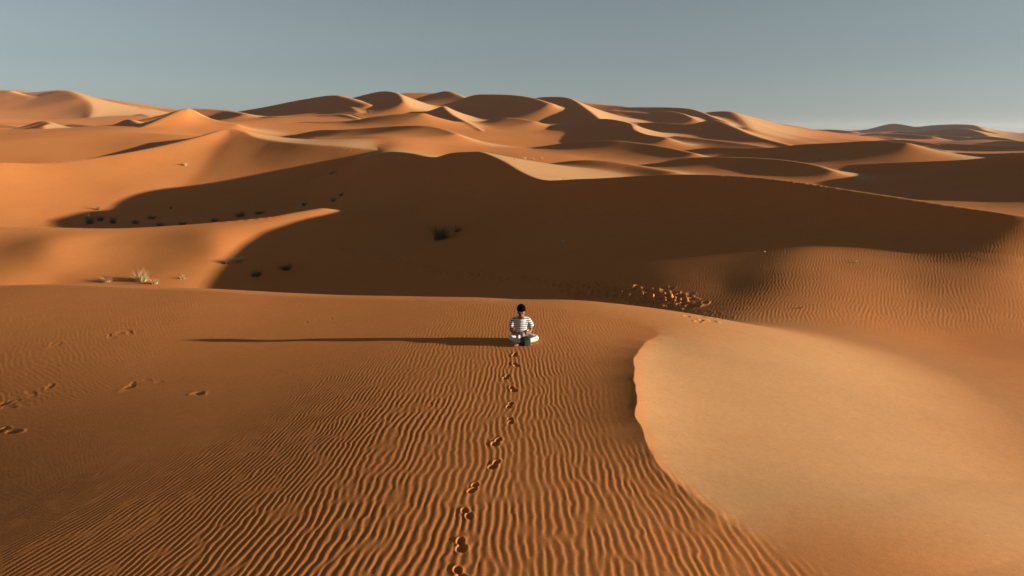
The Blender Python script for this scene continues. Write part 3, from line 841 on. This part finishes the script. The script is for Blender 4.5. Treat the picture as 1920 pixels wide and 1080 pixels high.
hol = [(168,420,30,20,'leftmost and tallest dark bush in the shaded hollow'),(188,414,22,12,'dark bush between the tallest bush and the round one in the shaded hollow'),(212,419,22,13,'round dark bush, third from the left in the shaded hollow'),
       (254,419,24,9,'low dark scrub in the shaded hollow right of the round bush'),(284,410,30,7,'flat dark scrub in the middle of the shaded hollow, above its neighbours'),
       (300,423,30,8,'low dark scrub at the hollow brim below the flat scrub'),(344,421,26,7,'low dark scrub at the lowest point of the hollow brim'),
       (402,415,24,7,'low dark scrub at the hollow brim left of the wide bush'),(450,406,34,11,'wide dark bush hugging the hollow brim'),(486,401,30,8,'dark bush touching the right end of the wide bush at the hollow brim'),
       (320,391,10,5,'tiny dark bush alone near the upper edge of the hollow shadow'),(570,385,18,9,'small dark bush where the hollow shadow narrows'),
       (624,378,16,9,'dark bush below its twin near the narrow end of the hollow shadow'),(639,367,15,7,'dark bush above its twin near the narrow end of the hollow shadow')]
for i_, (px, py, w_, h_, lb) in enumerate(hol):
    tuft('scrub_bush', px, py, w_, h_, 150 if w_ > 20 else 70, M_olive, lb, 'bush', 20 + i_, g2)
tuft('grass_tuft', 622, 326, 20, 8, 60, M_dead, 'pale tuft at the upper edge of the hollow shadow', 'grass tuft', 40)
for i_, (px, py, w_, h_, lb) in enumerate([(965,299,9,4,'leftmost of four tiny tufts at the foot of the dark far dune'),(984,299,10,5,'second of four tiny tufts at the foot of the dark far dune'),
                          (1001,299,9,4,'third of four tiny tufts at the foot of the dark far dune'),(1016,298,10,5,'rightmost of four tiny tufts at the foot of the dark far dune')]):
    tuft('grass_tuft', px, py, w_, h_, 30, M_straw, lb, 'grass tuft', 50 + i_, 'tiny tufts at the foot of the dark far dune')
tuft('grass_tuft', 1352, 331, 9, 4, 24, M_straw, 'left one of two tiny pale tufts on the long dark crest', 'grass tuft', 60, 'tiny tufts on the long dark crest')
tuft('grass_tuft', 1366, 331, 8, 4, 24, M_straw, 'right one of two tiny pale tufts on the long dark crest', 'grass tuft', 61, 'tiny tufts on the long dark crest')
tuft('grass_tuft', 1489, 302, 9, 5, 30, M_straw, 'tiny pale tuft on the thin lit crest right of the middle', 'grass tuft', 62)
tuft('grass_tuft', 1537, 301, 6, 4, 20, M_straw, 'tiny pale tuft in the dark dune face right of the thin lit crest', 'grass tuft', 63)
tuft('grass_tuft', 1606, 492, 18, 4, 40, M_straw, 'low pale tuft half buried in the rippled basin at the right', 'grass tuft', 64)
tuft('grass_tuft', 1426, 531, 20, 3, 40, M_dead, 'low brown tuft half buried at the left side of the rippled basin', 'grass tuft', 65)
tuft('grass_tuft', 1498, 578, 18, 3, 40, M_dead, 'low dark tuft where the rippled basin turns smooth', 'grass tuft', 66)

# small pale stones lying in the shade
def stone(px, py, w_, label, seed):
    x0, y0, z0 = grid_hit(px, py)
    sc = y0 / FPX * w_ / 2
    o = ball('stone', (0, 0, 0), (sc, sc * .8, sc * .5), M_stone, None, 8, .12, seed)
    o.location = (x0, y0, z0 + sc * .15)
    tag(o, label, 'stone')
M_stone = simple('pale_stone', (.5, .42, .33), .8, 12)[0]
stone(1056, 453, 7, 'small pale stone in the shaded dune face behind the seated figure', 3)
stone(1433, 472, 4, 'tiny pale stone near the lower edge of the big shadow at the right', 4)

# ------------------------------------------------------------------ air: even haze round the whole scene
zlo, zhi = float(Z.min()) - 1.0, max(float(Z.max()), 12.0) + 2.0
R_ = 6300.0
hz_v = [(sx * R_, sy * R_, z_) for z_ in (zlo, zhi) for sx, sy in ((-1, -1), (1, -1), (1, 1), (-1, 1))]
hz_f = [(3, 2, 1, 0), (4, 5, 6, 7), (0, 1, 5, 4), (1, 2, 6, 5), (2, 3, 7, 6), (3, 0, 4, 7)]
mh = bpy.data.materials.new('haze'); mh.use_nodes = True
mh.node_tree.nodes.clear()
ho = mh.node_tree.nodes.new('ShaderNodeOutputMaterial'); hp = mh.node_tree.nodes.new('ShaderNodeVolumePrincipled')
hp.inputs['Color'].default_value = (.80, .80, .82, 1); hp.inputs['Density'].default_value = HAZE; hp.inputs['Anisotropy'].default_value = .2
mh.node_tree.links.new(hp.outputs[0], ho.inputs['Volume'])
hobj = link_mesh('haze', hz_v, hz_f, mh, smooth=False)
hobj['kind'] = 'stuff'

print('script', time.time() - T0)
